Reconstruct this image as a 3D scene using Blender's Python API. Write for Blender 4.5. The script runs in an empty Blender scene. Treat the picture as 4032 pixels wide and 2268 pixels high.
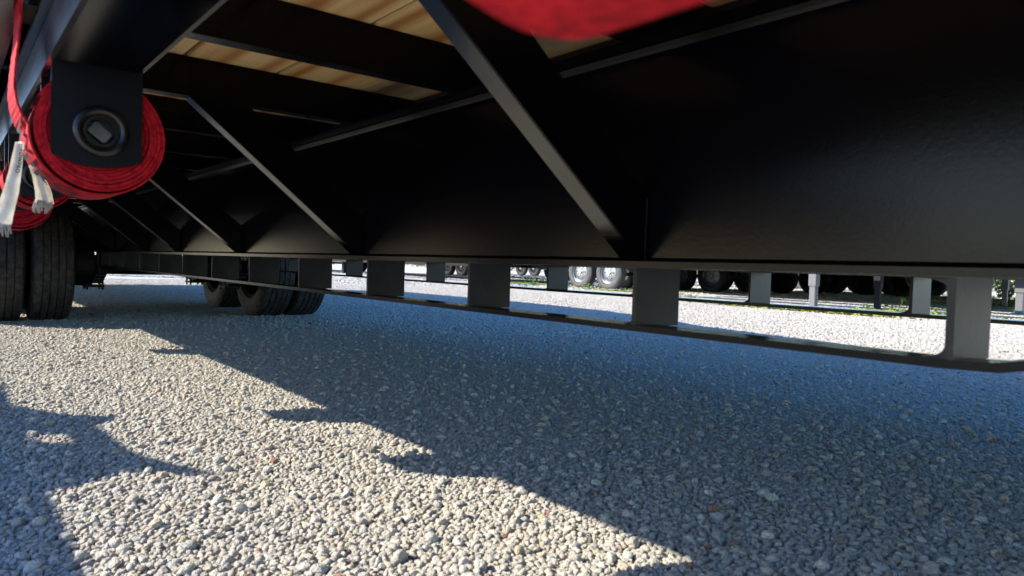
import bpy, bmesh, math, random
from mathutils import Vector, Matrix, noise
import numpy as np

S = bpy.context.scene
C = S.collection
random.seed(7)
rng = np.random.default_rng(7)

# ------------------------------------------------------------------ camera
H = 0.454                                   # camera height
F = 2795.0                                  # focal length for a 4032 px wide frame
h1 = Vector((-2238.0, 159.0, -F)); up = Vector((.0314, 1.0, .0318)).normalized()
xc = -h1.normalized(); xc = (xc - xc.dot(up) * up).normalized(); yc = up.cross(xc)
cam = bpy.data.cameras.new('camera'); co = bpy.data.objects.new('camera', cam); C.objects.link(co)
co.matrix_world = Matrix.Translation((0, 0, H)) @ Matrix((xc, yc, up)).to_4x4()
cam.sensor_width = 36; cam.lens = F / 4032 * 36
cam.clip_start = 0.01; cam.clip_end = 900
cam.dof.use_dof = True; cam.dof.focus_distance = 2.6; cam.dof.aperture_fstop = 8.5
S.camera = co

# ------------------------------------------------------------------ light
world = bpy.data.worlds.new('World'); S.world = world; world.use_nodes = True
wn = world.node_tree.nodes; wl = world.node_tree.links
bg = wn['Background']; sky = wn.new('ShaderNodeTexSky'); sky.sky_type = 'NISHITA'
sky.sun_disc = False; sky.sun_elevation = math.radians(34.05); sky.sun_rotation = math.radians(216.5)
sky.ozone_density = 3.0; sky.dust_density = 0.5; sky.air_density = 1.0
hsv = wn.new('ShaderNodeHueSaturation'); hsv.inputs['Saturation'].default_value = 1.32; hsv.inputs['Hue'].default_value = .507
wl.new(sky.outputs[0], hsv.inputs['Color']); wl.new(hsv.outputs[0], bg.inputs[0]); bg.inputs[1].default_value = 0.15
sun = bpy.data.lights.new('sun', 'SUN'); so = bpy.data.objects.new('sun', sun); C.objects.link(so)
sun.energy = 4.1; sun.angle = math.radians(.5); sun.color = (1, .925, .79)
so.rotation_euler = Vector((.88, 1.19, -1.0)).to_track_quat('-Z', 'Y').to_euler()
so.location = (-5, -9, 8)
S.view_settings.view_transform = 'Standard'; S.view_settings.look = 'None'
S.view_settings.exposure = 1.62; S.view_settings.gamma = 1
S.view_settings.use_curve_mapping = False
S.render.engine = 'CYCLES'

# ------------------------------------------------------------------ materials
def mat(name, col, rough=.5, spec=.5, metal=0, coat=0, var=None, vscale=8, bump=0, bscale=60,
        stretch=None, objrand=None, bdist=.002, ior=1.5):
    m = bpy.data.materials.new(name); m.use_nodes = True
    n = m.node_tree.nodes; l = m.node_tree.links; b = n['Principled BSDF']
    b.inputs['Base Color'].default_value = (*col, 1); b.inputs['Roughness'].default_value = rough
    b.inputs['Specular IOR Level'].default_value = spec; b.inputs['Metallic'].default_value = metal; b.inputs['IOR'].default_value = ior
    b.inputs['Coat Weight'].default_value = coat; b.inputs['Coat Roughness'].default_value = .12
    tc = n.new('ShaderNodeTexCoord'); vec = tc.outputs['Object']
    if stretch:
        mp = n.new('ShaderNodeMapping'); mp.inputs['Scale'].default_value = stretch
        l.new(vec, mp.inputs[0]); vec = mp.outputs[0]
    if var:
        nz = n.new('ShaderNodeTexNoise'); nz.inputs['Scale'].default_value = vscale
        nz.inputs['Detail'].default_value = 6; nz.inputs['Roughness'].default_value = .65
        l.new(vec, nz.inputs['Vector'])
        cr = n.new('ShaderNodeValToRGB'); cr.color_ramp.elements[0].position = .38; cr.color_ramp.elements[1].position = .68
        cr.color_ramp.elements[0].color = (*col, 1); cr.color_ramp.elements[1].color = (*var, 1)
        l.new(nz.outputs[0], cr.inputs[0]); l.new(cr.outputs[0], b.inputs['Base Color'])
    if bump:
        nb = n.new('ShaderNodeTexNoise'); nb.inputs['Scale'].default_value = bscale; nb.inputs['Detail'].default_value = 4
        l.new(vec, nb.inputs['Vector'])
        bp = n.new('ShaderNodeBump'); bp.inputs['Strength'].default_value = bump; bp.inputs['Distance'].default_value = bdist
        l.new(nb.outputs[0], bp.inputs['Height']); l.new(bp.outputs[0], b.inputs['Normal'])
    return m

M = {}
M['paint'] = mat('black_paint', (.0009, .0010, .0024), .22, .16, var=(.0022, .0017, .0036), vscale=3, bump=.16, bscale=200, bdist=.0007)
M['dusty'] = mat('dusty_black_paint', (.003, .003, .003), .27, .4, var=(.012, .011, .010), vscale=18, bump=.25, bscale=160, bdist=.0006)
M['gloss'] = mat('glossy_black_paint', (.0012, .0012, .0016), .17, .5, var=(.003, .0028, .0026), vscale=20, bump=.15, bscale=160, bdist=.0005, ior=2.1)  # shinier copy of the black paint, boosting the pale underside reflections
M['lip'] = mat('bright_track_steel', (.16, .17, .19), .22, .5, metal=.85, var=(.30, .27, .26), vscale=16, bump=.2, bscale=60, bdist=.0008)  # paler metal than the track, standing in for its sky reflection
M['post'] = mat('dusty_post_paint', (.006, .006, .006), .4, .3, var=(.016, .0155, .014), vscale=26, bump=.3, bscale=160, bdist=.0006)
M['dark'] = mat('matt_black', (.006, .006, .007), .6, .25)
M['plate'] = mat('winch_paint', (.002, .003, .006), .33, .25, bump=.3, bscale=300, bdist=.0003)
M['rubber'] = mat('tyre_rubber', (.012, .012, .012), .7, .25, var=(.062, .060, .056), vscale=34, bump=.5, bscale=90)
M['rubber_lit'] = mat('tyre_rubber_sunlit', (.05, .048, .046), .6, .35, var=(.085, .08, .075), vscale=12)  # lighter copy of the tyre rubber, sunlight put into its colour
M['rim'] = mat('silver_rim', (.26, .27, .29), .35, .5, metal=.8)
M['rim_shaded'] = mat('silver_rim_shaded', (.10, .11, .13), .4, .5, metal=.6)  # darker copy of the silver rim, shade put into its colour
M['chrome'] = mat('chrome', (.7, .7, .72), .12, .5, metal=1)
M['zinc'] = mat('galvanised_steel', (.42, .43, .44), .35, .5, metal=.75, var=(.25, .26, .27), vscale=30, bump=.2)
M['white'] = mat('white_cloth', (.70, .68, .62), 1, .0, var=(.56, .53, .47), vscale=60, bump=.25, bscale=500, bdist=.0005)
M['ink'] = mat('black_ink', (.015, .012, .014), .7, .2)
M['leaf'] = mat('weed_leaf', (.05, .13, .015), .5, .4, var=(.13, .2, .03), vscale=30)
M['leafy'] = mat('hedge_leaf', (.06, .12, .02), .5, .4, var=(.22, .2, .05), vscale=4)
M['moss'] = mat('yellow_green_moss', (.13, .17, .02), .9, .1, var=(.32, .31, .06), vscale=30)
M['chain'] = mat('yellow_chain', (.55, .5, .25), .4, .5, metal=.4)
M['gate'] = mat('grey_paint', (.13, .13, .14), .4, .5, bump=.1)
M['shadow_black'] = mat('shadow_load_black', (.02, .02, .022), .55, .4, bump=.4, bscale=12)

def red_mat():
    m = mat('red_webbing', (.5, .012, .018), .75, .12); n = m.node_tree.nodes; l = m.node_tree.links; b = n['Principled BSDF']
    tc = n.new('ShaderNodeTexCoord')
    nz = n.new('ShaderNodeTexNoise'); nz.inputs['Scale'].default_value = 170; nz.inputs['Detail'].default_value = 6
    l.new(tc.outputs['Object'], nz.inputs['Vector'])
    cr = n.new('ShaderNodeValToRGB'); cr.color_ramp.elements[0].color = (.17, .003, .010, 1); cr.color_ramp.elements[1].color = (.54, .012, .020, 1)
    cr.color_ramp.elements[0].position = .3; cr.color_ramp.elements[1].position = .7
    l.new(nz.outputs[0], cr.inputs[0]); l.new(cr.outputs[0], b.inputs['Base Color'])
    w = n.new('ShaderNodeTexWave'); w.inputs['Scale'].default_value = 220; w.inputs['Distortion'].default_value = 1.5
    w.bands_direction = 'DIAGONAL'; l.new(tc.outputs['Object'], w.inputs['Vector'])
    ad = n.new('ShaderNodeMath'); ad.operation = 'ADD'; l.new(w.outputs[1], ad.inputs[0]); l.new(nz.outputs[0], ad.inputs[1])
    bp = n.new('ShaderNodeBump'); bp.inputs['Strength'].default_value = .5; bp.inputs['Distance'].default_value = .0008
    l.new(ad.outputs[0], bp.inputs['Height']); l.new(bp.outputs[0], b.inputs['Normal'])
    return m
M['red'] = red_mat()

def wood_mat():
    m = bpy.data.materials.new('pine_plank'); m.use_nodes = True
    n = m.node_tree.nodes; l = m.node_tree.links; b = n['Principled BSDF']; b.inputs['Roughness'].default_value = .75
    b.inputs['Specular IOR Level'].default_value = .2
    tc = n.new('ShaderNodeTexCoord'); oi = n.new('ShaderNodeObjectInfo')
    mp = n.new('ShaderNodeMapping'); mp.inputs['Scale'].default_value = (1.3, 22, 8)
    cb = n.new('ShaderNodeCombineXYZ'); mu = n.new('ShaderNodeMath'); mu.operation = 'MULTIPLY'; mu.inputs[1].default_value = 37
    l.new(oi.outputs['Random'], mu.inputs[0]); l.new(mu.outputs[0], cb.inputs[0]); l.new(mu.outputs[0], cb.inputs[1])
    l.new(cb.outputs[0], mp.inputs['Location']); l.new(tc.outputs['Object'], mp.inputs[0])
    w = n.new('ShaderNodeTexWave'); w.bands_direction = 'Y'; w.inputs['Scale'].default_value = .16; w.inputs['Distortion'].default_value = 9
    w.inputs['Detail'].default_value = 4; w.inputs['Detail Scale'].default_value = .9
    l.new(mp.outputs[0], w.inputs['Vector'])
    nz = n.new('ShaderNodeTexNoise'); nz.inputs['Scale'].default_value = 1.2; nz.inputs['Detail'].default_value = 8; l.new(mp.outputs[0], nz.inputs['Vector'])
    cr = n.new('ShaderNodeValToRGB'); e = cr.color_ramp.elements
    e[0].position = 0; e[0].color = (.52, .26, .085, 1); e[1].position = .55; e[1].color = (.86, .62, .29, 1)
    x = e.new(.16); x.color = (.72, .43, .16, 1)
    l.new(w.outputs[1], cr.inputs[0])
    cr2 = n.new('ShaderNodeValToRGB'); cr2.color_ramp.elements[0].position = .3; cr2.color_ramp.elements[0].color = (.66, .50, .38, 1)
    cr2.color_ramp.elements[1].position = .62; cr2.color_ramp.elements[1].color = (1, 1, 1, 1); l.new(nz.outputs[0], cr2.inputs[0])
    mx = n.new('ShaderNodeMix'); mx.data_type = 'RGBA'; mx.blend_type = 'MULTIPLY'; mx.inputs[0].default_value = .8
    l.new(cr.outputs[0], mx.inputs[6]); l.new(cr2.outputs[0], mx.inputs[7])
    hs = n.new('ShaderNodeHueSaturation'); l.new(mx.outputs[2], hs.inputs['Color'])
    mr = n.new('ShaderNodeMapRange'); mr.inputs[3].default_value = .88; mr.inputs[4].default_value = 1.08
    l.new(oi.outputs['Random'], mr.inputs[0]); l.new(mr.outputs[0], hs.inputs['Value'])
    mr2 = n.new('ShaderNodeMapRange'); mr2.inputs[3].default_value = 1.0; mr2.inputs[4].default_value = .85
    l.new(oi.outputs['Random'], mr2.inputs[0]); l.new(mr2.outputs[0], hs.inputs['Saturation'])
    l.new(hs.outputs[0], b.inputs['Base Color'])
    bp = n.new('ShaderNodeBump'); bp.inputs['Strength'].default_value = .15; bp.inputs['Distance'].default_value = .001
    l.new(w.outputs[1], bp.inputs['Height']); l.new(bp.outputs[0], b.inputs['Normal'])
    return m
M['wood'] = wood_mat()

def stone_mat():
    m = bpy.data.materials.new('limestone_gravel'); m.use_nodes = True
    n = m.node_tree.nodes; l = m.node_tree.links; b = n['Principled BSDF']; b.inputs['Roughness'].default_value = .85
    b.inputs['Specular IOR Level'].default_value = .25
    oi = n.new('ShaderNodeObjectInfo'); cr = n.new('ShaderNodeValToRGB'); cr.color_ramp.interpolation = 'CONSTANT'
    e = cr.color_ramp.elements
    stops = [(0, (.54, .50, .435)), (.16, (.61, .578, .52)), (.34, (.50, .465, .405)), (.48, (.62, .588, .52)), (.6, (.57, .52, .44)),
             (.72, (.52, .50, .465)), (.84, (.42, .395, .36)), (.915, (.56, .475, .38)), (.955, (.53, .47, .32)), (.982, (.38, .21, .15)), (.988, (.27, .24, .21))]
    e[0].position = 0; e[0].color = (*stops[0][1], 1); e[1].position = stops[1][0]; e[1].color = (*stops[1][1], 1)
    for p, c in stops[2:]:
        x = e.new(p); x.color = (*c, 1)
    l.new(oi.outputs['Random'], cr.inputs[0])
    tc = n.new('ShaderNodeTexCoord'); nz = n.new('ShaderNodeTexNoise'); nz.inputs['Scale'].default_value = 2.2; nz.inputs['Detail'].default_value = 7
    nz.inputs['Roughness'].default_value = .7
    l.new(tc.outputs['Object'], nz.inputs['Vector'])
    c2 = n.new('ShaderNodeValToRGB'); c2.color_ramp.elements[0].position = .35; c2.color_ramp.elements[0].color = (.86, .84, .80, 1)
    c2.color_ramp.elements[1].position = .6; c2.color_ramp.elements[1].color = (1, 1, 1, 1); l.new(nz.outputs[0], c2.inputs[0])
    mx = n.new('ShaderNodeMix'); mx.data_type = 'RGBA'; mx.blend_type = 'MULTIPLY'; mx.inputs[0].default_value = 1
    l.new(cr.outputs[0], mx.inputs[6]); l.new(c2.outputs[0], mx.inputs[7]); l.new(mx.outputs[2], b.inputs['Base Color'])
    bp = n.new('ShaderNodeBump'); bp.inputs['Strength'].default_value = .6; bp.inputs['Distance'].default_value = .12
    nb = n.new('ShaderNodeTexNoise'); nb.inputs['Scale'].default_value = 4; nb.inputs['Detail'].default_value = 5; l.new(tc.outputs['Object'], nb.inputs['Vector'])
    l.new(nb.outputs[0], bp.inputs['Height']); l.new(bp.outputs[0], b.inputs['Normal'])
    return m
M['stone'] = stone_mat()

def ground_mat():
    m = bpy.data.materials.new('gravel_ground'); m.use_nodes = True
    n = m.node_tree.nodes; l = m.node_tree.links; b = n['Principled BSDF']; b.inputs['Roughness'].default_value = .9
    b.inputs['Specular IOR Level'].default_value = .15
    tc = n.new('ShaderNodeTexCoord')
    v = n.new('ShaderNodeTexVoronoi'); v.inputs['Scale'].default_value = 34; l.new(tc.outputs['Object'], v.inputs['Vector'])
    cr = n.new('ShaderNodeValToRGB'); cr.color_ramp.elements[0].color = (.32, .30, .26, 1); cr.color_ramp.elements[1].color = (.60, .57, .51, 1)
    l.new(v.outputs['Color'], cr.inputs[0])
    l.new(cr.outputs[0], b.inputs['Base Color'])
    bp = n.new('ShaderNodeBump'); bp.invert = True; bp.inputs['Strength'].default_value = 1; bp.inputs['Distance'].default_value = .02
    l.new(v.outputs['Distance'], bp.inputs['Height']); l.new(bp.outputs[0], b.inputs['Normal'])
    return m
M['ground'] = ground_mat()

# ------------------------------------------------------------------ helpers
def obj(name, bm, m, parent=None, smooth=False, bevel=0):
    me = bpy.data.meshes.new(name)
    if bevel:
        bmesh.ops.bevel(bm, geom=list(bm.edges), offset=bevel, segments=2, affect='EDGES', clamp_overlap=True)
    bmesh.ops.recalc_face_normals(bm, faces=bm.faces)
    bm.to_mesh(me); bm.free()
    if smooth:
        for p in me.polygons: p.use_smooth = True
    me.materials.append(M[m] if isinstance(m, str) else m)
    o = bpy.data.objects.new(name, me); C.objects.link(o)
    if parent: o.parent = parent
    return o

def empty(name, loc=(0, 0, 0), label=None, cat=None, group=None):
    o = bpy.data.objects.new(name, None); C.objects.link(o); o.location = loc; o.empty_display_size = .1
    tag(o, label, cat, group); return o

def tag(o, label=None, cat=None, group=None, kind=None):
    if label: o['label'] = label
    if cat: o['category'] = cat
    if group: o['group'] = group
    if kind: o['kind'] = kind
    return o

def copy_tree(o, parent=None, linked=True):
    c = o.copy(); C.objects.link(c); c.parent = parent
    for ch in [x for x in o.children]: copy_tree(ch, c)
    return c

def box(bm, x0, x1, y0, y1, z0, z1):
    v = [bm.verts.new((x, y, z)) for x in (x0, x1) for y in (y0, y1) for z in (z0, z1)]
    for f in ((0, 1, 3, 2), (4, 6, 7, 5), (0, 4, 5, 1), (2, 3, 7, 6), (0, 2, 6, 4), (1, 5, 7, 3)):
        bm.faces.new([v[i] for i in f])

def prism_x(bm, poly, x0, x1):            # polygon in (y, z), extruded along x
    a = [bm.verts.new((x0, y, z)) for y, z in poly]; b = [bm.verts.new((x1, y, z)) for y, z in poly]
    n = len(poly); bm.faces.new(a); bm.faces.new(b[::-1])
    for i in range(n): bm.faces.new((a[i], b[i], b[(i + 1) % n], a[(i + 1) % n]))

def prism_y(bm, poly, y0, y1):            # polygon in (x, z), extruded along y
    a = [bm.verts.new((x, y0, z)) for x, z in poly]; b = [bm.verts.new((x, y1, z)) for x, z in poly]
    n = len(poly); bm.faces.new(a); bm.faces.new(b[::-1])
    for i in range(n): bm.faces.new((a[i], b[i], b[(i + 1) % n], a[(i + 1) % n]))

def cyl(bm, p0, p1, r, n=16, r2=None):
    p0, p1 = Vector(p0), Vector(p1); d = (p1 - p0).normalized(); u = d.orthogonal().normalized(); w = d.cross(u)
    r2 = r if r2 is None else r2
    a = []; b = []
    for i in range(n):
        t = 2 * math.pi * i / n; o = u * math.cos(t) + w * math.sin(t)
        a.append(bm.verts.new(p0 + o * r)); b.append(bm.verts.new(p1 + o * r2))
    bm.faces.new(a[::-1]); bm.faces.new(b)
    for i in range(n): bm.faces.new((a[i], a[(i + 1) % n], b[(i + 1) % n], b[i]))

def lathe_y(bm, prof, n=64, closed=False):  # profile (y, r) spun about the Y axis
    rings = []
    for y, r in prof:
        rings.append([bm.verts.new((r * math.cos(2 * math.pi * i / n), y, r * math.sin(2 * math.pi * i / n))) for i in range(n)])
    k = len(rings)
    for j in range(k if closed else k - 1):
        a, b = rings[j], rings[(j + 1) % k]
        for i in range(n): bm.faces.new((a[i], a[(i + 1) % n], b[(i + 1) % n], b[i]))

def torus_x(bm, c, R, r, n=40, m=12):
    rings = []
    for i in range(n):
        t = 2 * math.pi * i / n
        rings.append([bm.verts.new((c[0] + r * math.sin(2 * math.pi * j / m), c[1] + (R + r * math.cos(2 * math.pi * j / m)) * math.cos(t),
                                    c[2] + (R + r * math.cos(2 * math.pi * j / m)) * math.sin(t))) for j in range(m)])
    for i in range(n):
        for j in range(m):
            bm.faces.new((rings[i][j], rings[(i + 1) % n][j], rings[(i + 1) % n][(j + 1) % m], rings[i][(j + 1) % m]))

# ------------------------------------------------------------------ ground
bm = bmesh.new()
v = [bm.verts.new(p) for p in ((-420, -420, 0), (420, -420, 0), (420, 420, 0), (-420, 420, 0))]; bm.faces.new(v)
tag(obj('ground', bm, 'ground'), kind='structure', label='pale limestone gravel yard floor')

def rock(i):
    bm = bmesh.new(); bmesh.ops.create_icosphere(bm, subdivisions=3 if i < 6 else 2, radius=1)
    r = random.Random(i * 13 + 5)
    pl = [(Vector((r.gauss(0, 1), r.gauss(0, 1), r.gauss(0, 1))).normalized(), r.uniform(.62, .92)) for _ in range(9)]
    off = Vector((i * 7.1, 3, 1)); sc = Vector((1, r.uniform(.62, .95), r.uniform(.5, .75)))
    for vv in bm.verts:
        p = vv.co.copy()
        for nn, d in pl:
            t = p.dot(nn)
            if t > d: p -= nn * (t - d) * .85
        p *= 1 + .16 * noise.noise(p * 1.4 + off) + .07 * noise.noise(p * 4 + off)
        vv.co = Vector((p.x * sc.x, p.y * sc.y, p.z * sc.z))
    me = bpy.data.meshes.new('stone'); bm.to_mesh(me); bm.free(); me.materials.append(M['stone'])
    for p in me.polygons: p.use_smooth = True
    return bpy.data.objects.new('stone', me)
rocks = bpy.data.collections.new('stones')
for i in range(12): rocks.objects.link(rock(i))

def field(name, P, sc, zz, label):
    me = bpy.data.meshes.new(name); n = len(P)
    co3 = np.zeros((n, 3), np.float32); co3[:, :2] = P; co3[:, 2] = zz
    me.vertices.add(n); me.vertices.foreach_set('co', co3.ravel())
    a = me.attributes.new('size', 'FLOAT', 'POINT'); a.data.foreach_set('value', sc.astype(np.float32))
    rot = np.zeros((n, 3), np.float32); rot[:, 0] = rng.normal(0, .38, n); rot[:, 1] = rng.normal(0, .38, n); rot[:, 2] = rng.uniform(0, 6.283, n)
    a = me.attributes.new('turn', 'FLOAT_VECTOR', 'POINT'); a.data.foreach_set('vector', rot.ravel())
    o = bpy.data.objects.new(name, me); C.objects.link(o)
    g = bpy.data.node_groups.new(name + '_scatter', 'GeometryNodeTree')
    g.interface.new_socket('Geometry', in_out='INPUT', socket_type='NodeSocketGeometry')
    g.interface.new_socket('Geometry', in_out='OUTPUT', socket_type='NodeSocketGeometry')
    N = g.nodes; L = g.links; gi = N.new('NodeGroupInput'); go = N.new('NodeGroupOutput')
    ip = N.new('GeometryNodeInstanceOnPoints'); ci = N.new('GeometryNodeCollectionInfo')
    ci.inputs['Collection'].default_value = rocks; ci.inputs['Separate Children'].default_value = True; ci.inputs['Reset Children'].default_value = True
    ip.inputs['Pick Instance'].default_value = True
    ri = N.new('FunctionNodeRandomValue'); ri.data_type = 'INT'
    for s_ in ri.inputs:
        if s_.name == 'Min' and s_.type == 'INT': s_.default_value = 0
        if s_.name == 'Max' and s_.type == 'INT': s_.default_value = 11
    out_i = [s_ for s_ in ri.outputs if s_.type == 'INT'][0]
    A = N.new('GeometryNodeInputNamedAttribute'); A.data_type = 'FLOAT'; A.inputs['Name'].default_value = 'size'
    B = N.new('GeometryNodeInputNamedAttribute'); B.data_type = 'FLOAT_VECTOR'; B.inputs['Name'].default_value = 'turn'
    L.new(gi.outputs[0], ip.inputs['Points']); L.new(ci.outputs[0], ip.inputs['Instance']); L.new(out_i, ip.inputs['Instance Index'])
    L.new([s_ for s_ in A.outputs if s_.enabled and s_.name == 'Attribute'][0], ip.inputs['Scale'])
    L.new([s_ for s_ in B.outputs if s_.enabled and s_.name == 'Attribute'][0], ip.inputs['Rotation'])
    L.new(ip.outputs[0], go.inputs[0])
    md = o.modifiers.new('scatter', 'NODES'); md.node_group = g
    tag(o, label=label, kind='stuff', cat='gravel')
    return o

def scatter(x0, x1, y0, y1, step, keep, r0, r1, lift=0.0):
    nx = int((x1 - x0) / step); ny = int((y1 - y0) / step)
    gx, gy = np.meshgrid(np.arange(nx), np.arange(ny)); gx = gx.ravel(); gy = gy.ravel()
    px = x0 + (gx + rng.uniform(-.5, .5, gx.size)) * step; py = y0 + (gy + rng.uniform(-.5, .5, gx.size)) * step
    k = keep(px, py); px = px[k]; py = py[k]
    s = r0 + (r1 - r0) * rng.beta(1.6, 3.2, px.size)
    return np.stack([px, py], 1), s, s * rng.uniform(.05, .5, px.size) + lift

def near(px, py):
    d = -px * .78 + py * .625
    return (d > .35) & (d < 4.6) & (py > -.9 - .1 * px * 0) & (px < .9) & (py < 5.2 + px * 0)
P1, s1, z1 = scatter(-5.6, .9, -.9, 5.2, .0086, near, .0038, .0112)
P2, s2, z2 = scatter(-5.6, .9, -.9, 5.2, .075, near, .009, .0165, .003)
field('gravel', np.vstack([P1, P2]), np.concatenate([s1, s2]), np.concatenate([z1, z2]), 'near bed of pale crushed limestone gravel')
def mid(px, py):
    d = -px * .78 + py * .625
    return (d >= 4.5) & (d < 14) & (py > -1.2)
P3, s3, z3 = scatter(-14, 1.5, -1.2, 13, .022, mid, .011, .02)
field('gravel', P3, s3, z3, 'gravel under the trailer wheels and beyond')
def far(px, py):
    d = -px * .78 + py * .625
    return (d >= 13.8) & (d < 30) & (py > -1.2)
P4, s4, z4 = scatter(-24, 2, -1.2, 28, .07, far, .02, .045)
field('gravel', P4, s4, z4, 'far gravel among the rows of parked trailers')

# ------------------------------------------------------------------ the trailer
YN, YF = .79, 1.68                           # webs of the two main beams
T = empty('flatbed_trailer', (-4, 1.235, 0), 'long black steel flatbed trailer with pine deck and dual wheels, seen from below', 'trailer')
def tp(name, bm, m='paint', parent=None, **k):
    """part given in world coordinates"""
    o = obj(name, bm, m, None, **k); p = parent or T
    o.parent = p; o.matrix_parent_inverse = Matrix.Translation(-(T.location)) if p is T else Matrix.Identity(4)
    return o

X0, X1 = 2.6, -11.7                          # front and rear
posts = [.259 + .3945 * k for k in range(13)]
def ibeam(y):
    bm = bmesh.new(); hw = .05; tw = .0035; zb, zt = .4563, .780; tf = .0088; fl = .006
    poly = [(y - hw, zb), (y + hw, zb), (y + hw, zb + tf), (y + tw + fl, zb + tf), (y + tw + .003, zb + tf + .003), (y + tw, zb + tf + fl),
            (y + tw, zt - tf - fl), (y + tw + .003, zt - tf - .003), (y + tw + fl, zt - tf), (y + hw, zt - tf), (y + hw, zt),
            (y - hw, zt), (y - hw, zt - tf), (y - tw - fl, zt - tf), (y - tw - .003, zt - tf - .003), (y - tw, zt - tf - fl),
            (y - tw, zb + tf + fl), (y - tw - .003, zb + tf + .003), (y - tw - fl, zb + tf), (y - hw, zb + tf)]
    prism_x(bm, poly, X0, X1)
    return bm
def brace(y, d, s, part):
    """3 inch channel from the foot of the beam web up to a crossmember; s=-1 outward on the near side"""
    bm = bmesh.new(); x = -d; sl = .807
    yy = lambda a: y + s * a
    a0 = .0045                                   # distance from web centre
    z0 = .4653; L = lambda a: .4586 + sl * (a - .003)
    h = .0977
    def strip(zlo, zhi, xa, xb):
        # band between line zlo+L and zhi+L, cut by z>=z0 and z<=.7775
        def cut(c, zlim): return (zlim - .4586 - c) / sl + .003
        lo = max(a0, cut(zlo, z0)); pts = []
        pts.append((yy(lo), max(z0, L(lo) + zlo)))
        if lo > a0: pts.append((yy(a0), z0))
        pts.append((yy(a0), L(a0) + zhi))
        pts.append((yy(cut(zhi, .7775)), .7775)); pts.append((yy(cut(zlo, .7775)), .7775))
        prism_x(bm, pts, xa, xb)
    if part == 'web':
        strip(0, h, x, x - .0045); strip(h - .0065, h, x - .0045, x - .037)
    else:
        strip(0, .0065, x - .0046, x - .037)
    return bm
def post(y, d, s):
    bm = bmesh.new(); x = -d
    box(bm, x, x - .006, y - .048, y + .046, .3745, .4561)
    zt, zb = .4561, .3770                      # corner gussets behind the cross plate
    q = [math.pi / 2 * k / 7 for k in range(8)]
    lo = [(x - .012 - .024 * (1 - math.sin(t)), zb + .012 * (1 - math.cos(t))) for t in q]
    hi = [(x - .012 - .040 * (1 - math.sin(t)), zt - .0105 * (1 - math.cos(t))) for t in q]
    prism_y(bm, [(x - .0055, zb)] + lo + hi[::-1] + [(x - .0055, zt)], y - .036, y - .031)
    return bm
for y, s in ((YN, -1), (YF, 1)):
    mb = tp('main_beam', ibeam(y))
    bm = bmesh.new(); e_ = y + s * .0036; prism_x(bm, [(e_, .7700), (e_ + s * .0085, .7700), (e_ + s * .0085, .7690), (e_ + s * .0030, .7650), (e_, .7610)], X0, X1); tp('flange_weld', bm, 'dusty', parent=mb)
    bm = bmesh.new()
    prism_y(bm, [(.12, .4563 - .008), (.12, .4563), (-.225, .3795), (-.27, .3772), (-5.05, .3772), (-5.05, .369), (-.27, .369), (-.22, .371)], *sorted((y - .05, y - .004)))
    tp('truss_bottom_chord', bm, parent=mb)
    for d in posts: tp('truss_post', post(y, d, s), 'post', parent=mb)
    bm = bmesh.new(); box(bm, -5.056, -5.064, y - .05, y + .05, .369, .4645); tp('truss_end_plate', bm, parent=mb)
    for d in (.677, 1.56, 2.44, 3.24, 3.86, 4.72, 5.49) if s < 0 else (.677, 1.56, 2.44, 3.3, 4.2):
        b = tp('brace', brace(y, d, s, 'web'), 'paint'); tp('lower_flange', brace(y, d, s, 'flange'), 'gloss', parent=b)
        # weld bead where the channel meets the web
        bm = bmesh.new()
        for k in range(24):
            z = .468 + k * .0038
            bmesh.ops.create_icosphere(bm, subdivisions=1, radius=.0032, matrix=Matrix.Translation((-d + .002 + random.uniform(-.001, .001), y + s * .0060, z)))
        tp('weld', bm, 'paint', parent=b)

bm0 = bmesh.new()
for k in range(-5, 24):
    d = 1.113 + .44 * k; x = -d; bm = bmesh.new()
    box(bm, x, x - .0045, .082, 2.388, .7783, .8570)
    box(bm, x - .0045, x - .034, .082, 2.388, .8510, .8570)
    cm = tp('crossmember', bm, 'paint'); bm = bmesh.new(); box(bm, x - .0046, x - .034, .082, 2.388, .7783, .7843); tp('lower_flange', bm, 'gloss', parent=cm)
bm0.free()
rp = random.Random(3)
for j in range(13):
    ya = .0 + .19 * j + .0; a, b = ya + .003, ya + .187
    cuts = [2.6, rp.uniform(-1.8, .6) if j not in (2, 3) else -3.3, -6.6 + rp.uniform(-.8, .8), -11.7]
    for i in range(3):
        bm = bmesh.new(); box(bm, cuts[i] - .003, cuts[i + 1] + .003, a, b, .8578 + rp.uniform(0, .001), .896)
        tp('plank', bm, 'wood', bevel=.002)

for y, s in ((0, 1), (2.47, -1)):
    yy = lambda a: y + s * a
    ys = lambda a, b: (min(yy(a), yy(b)), max(yy(a), yy(b)))
    # sliding winch track: two parallel lipped bars under the deck edge
    bm = bmesh.new()
    box(bm, X0, X1, *ys(.200, .205), .692, .777)
    box(bm, X0, X1, *ys(.1065, .1995), .770, .7765)
    wt = tp('winch_track', bm, 'paint')
    bm = bmesh.new(); box(bm, X0, X1, *ys(.100, .106), .692, .777); box(bm, X0, X1, *ys(.090, .0995), .750, .757)
    tp('track_lip', bm, 'lip', parent=wt)
    bm = bmesh.new()
    box(bm, X0, X1, *ys(.000, .007), .77, .896); box(bm, X0, X1, *ys(.007, .078), .77, .7775)
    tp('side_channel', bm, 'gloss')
    bm = bmesh.new(); box(bm, X0, X1, *ys(-.038, -.028), .80, .865); tp('rub_rail', bm)
    for k in range(22):
        bm = bmesh.new(); x = 2.3 - k * .62; box(bm, x, x - .06, *ys(-.028, -.001), .79, .87); tp('stake_pocket', bm)

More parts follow.
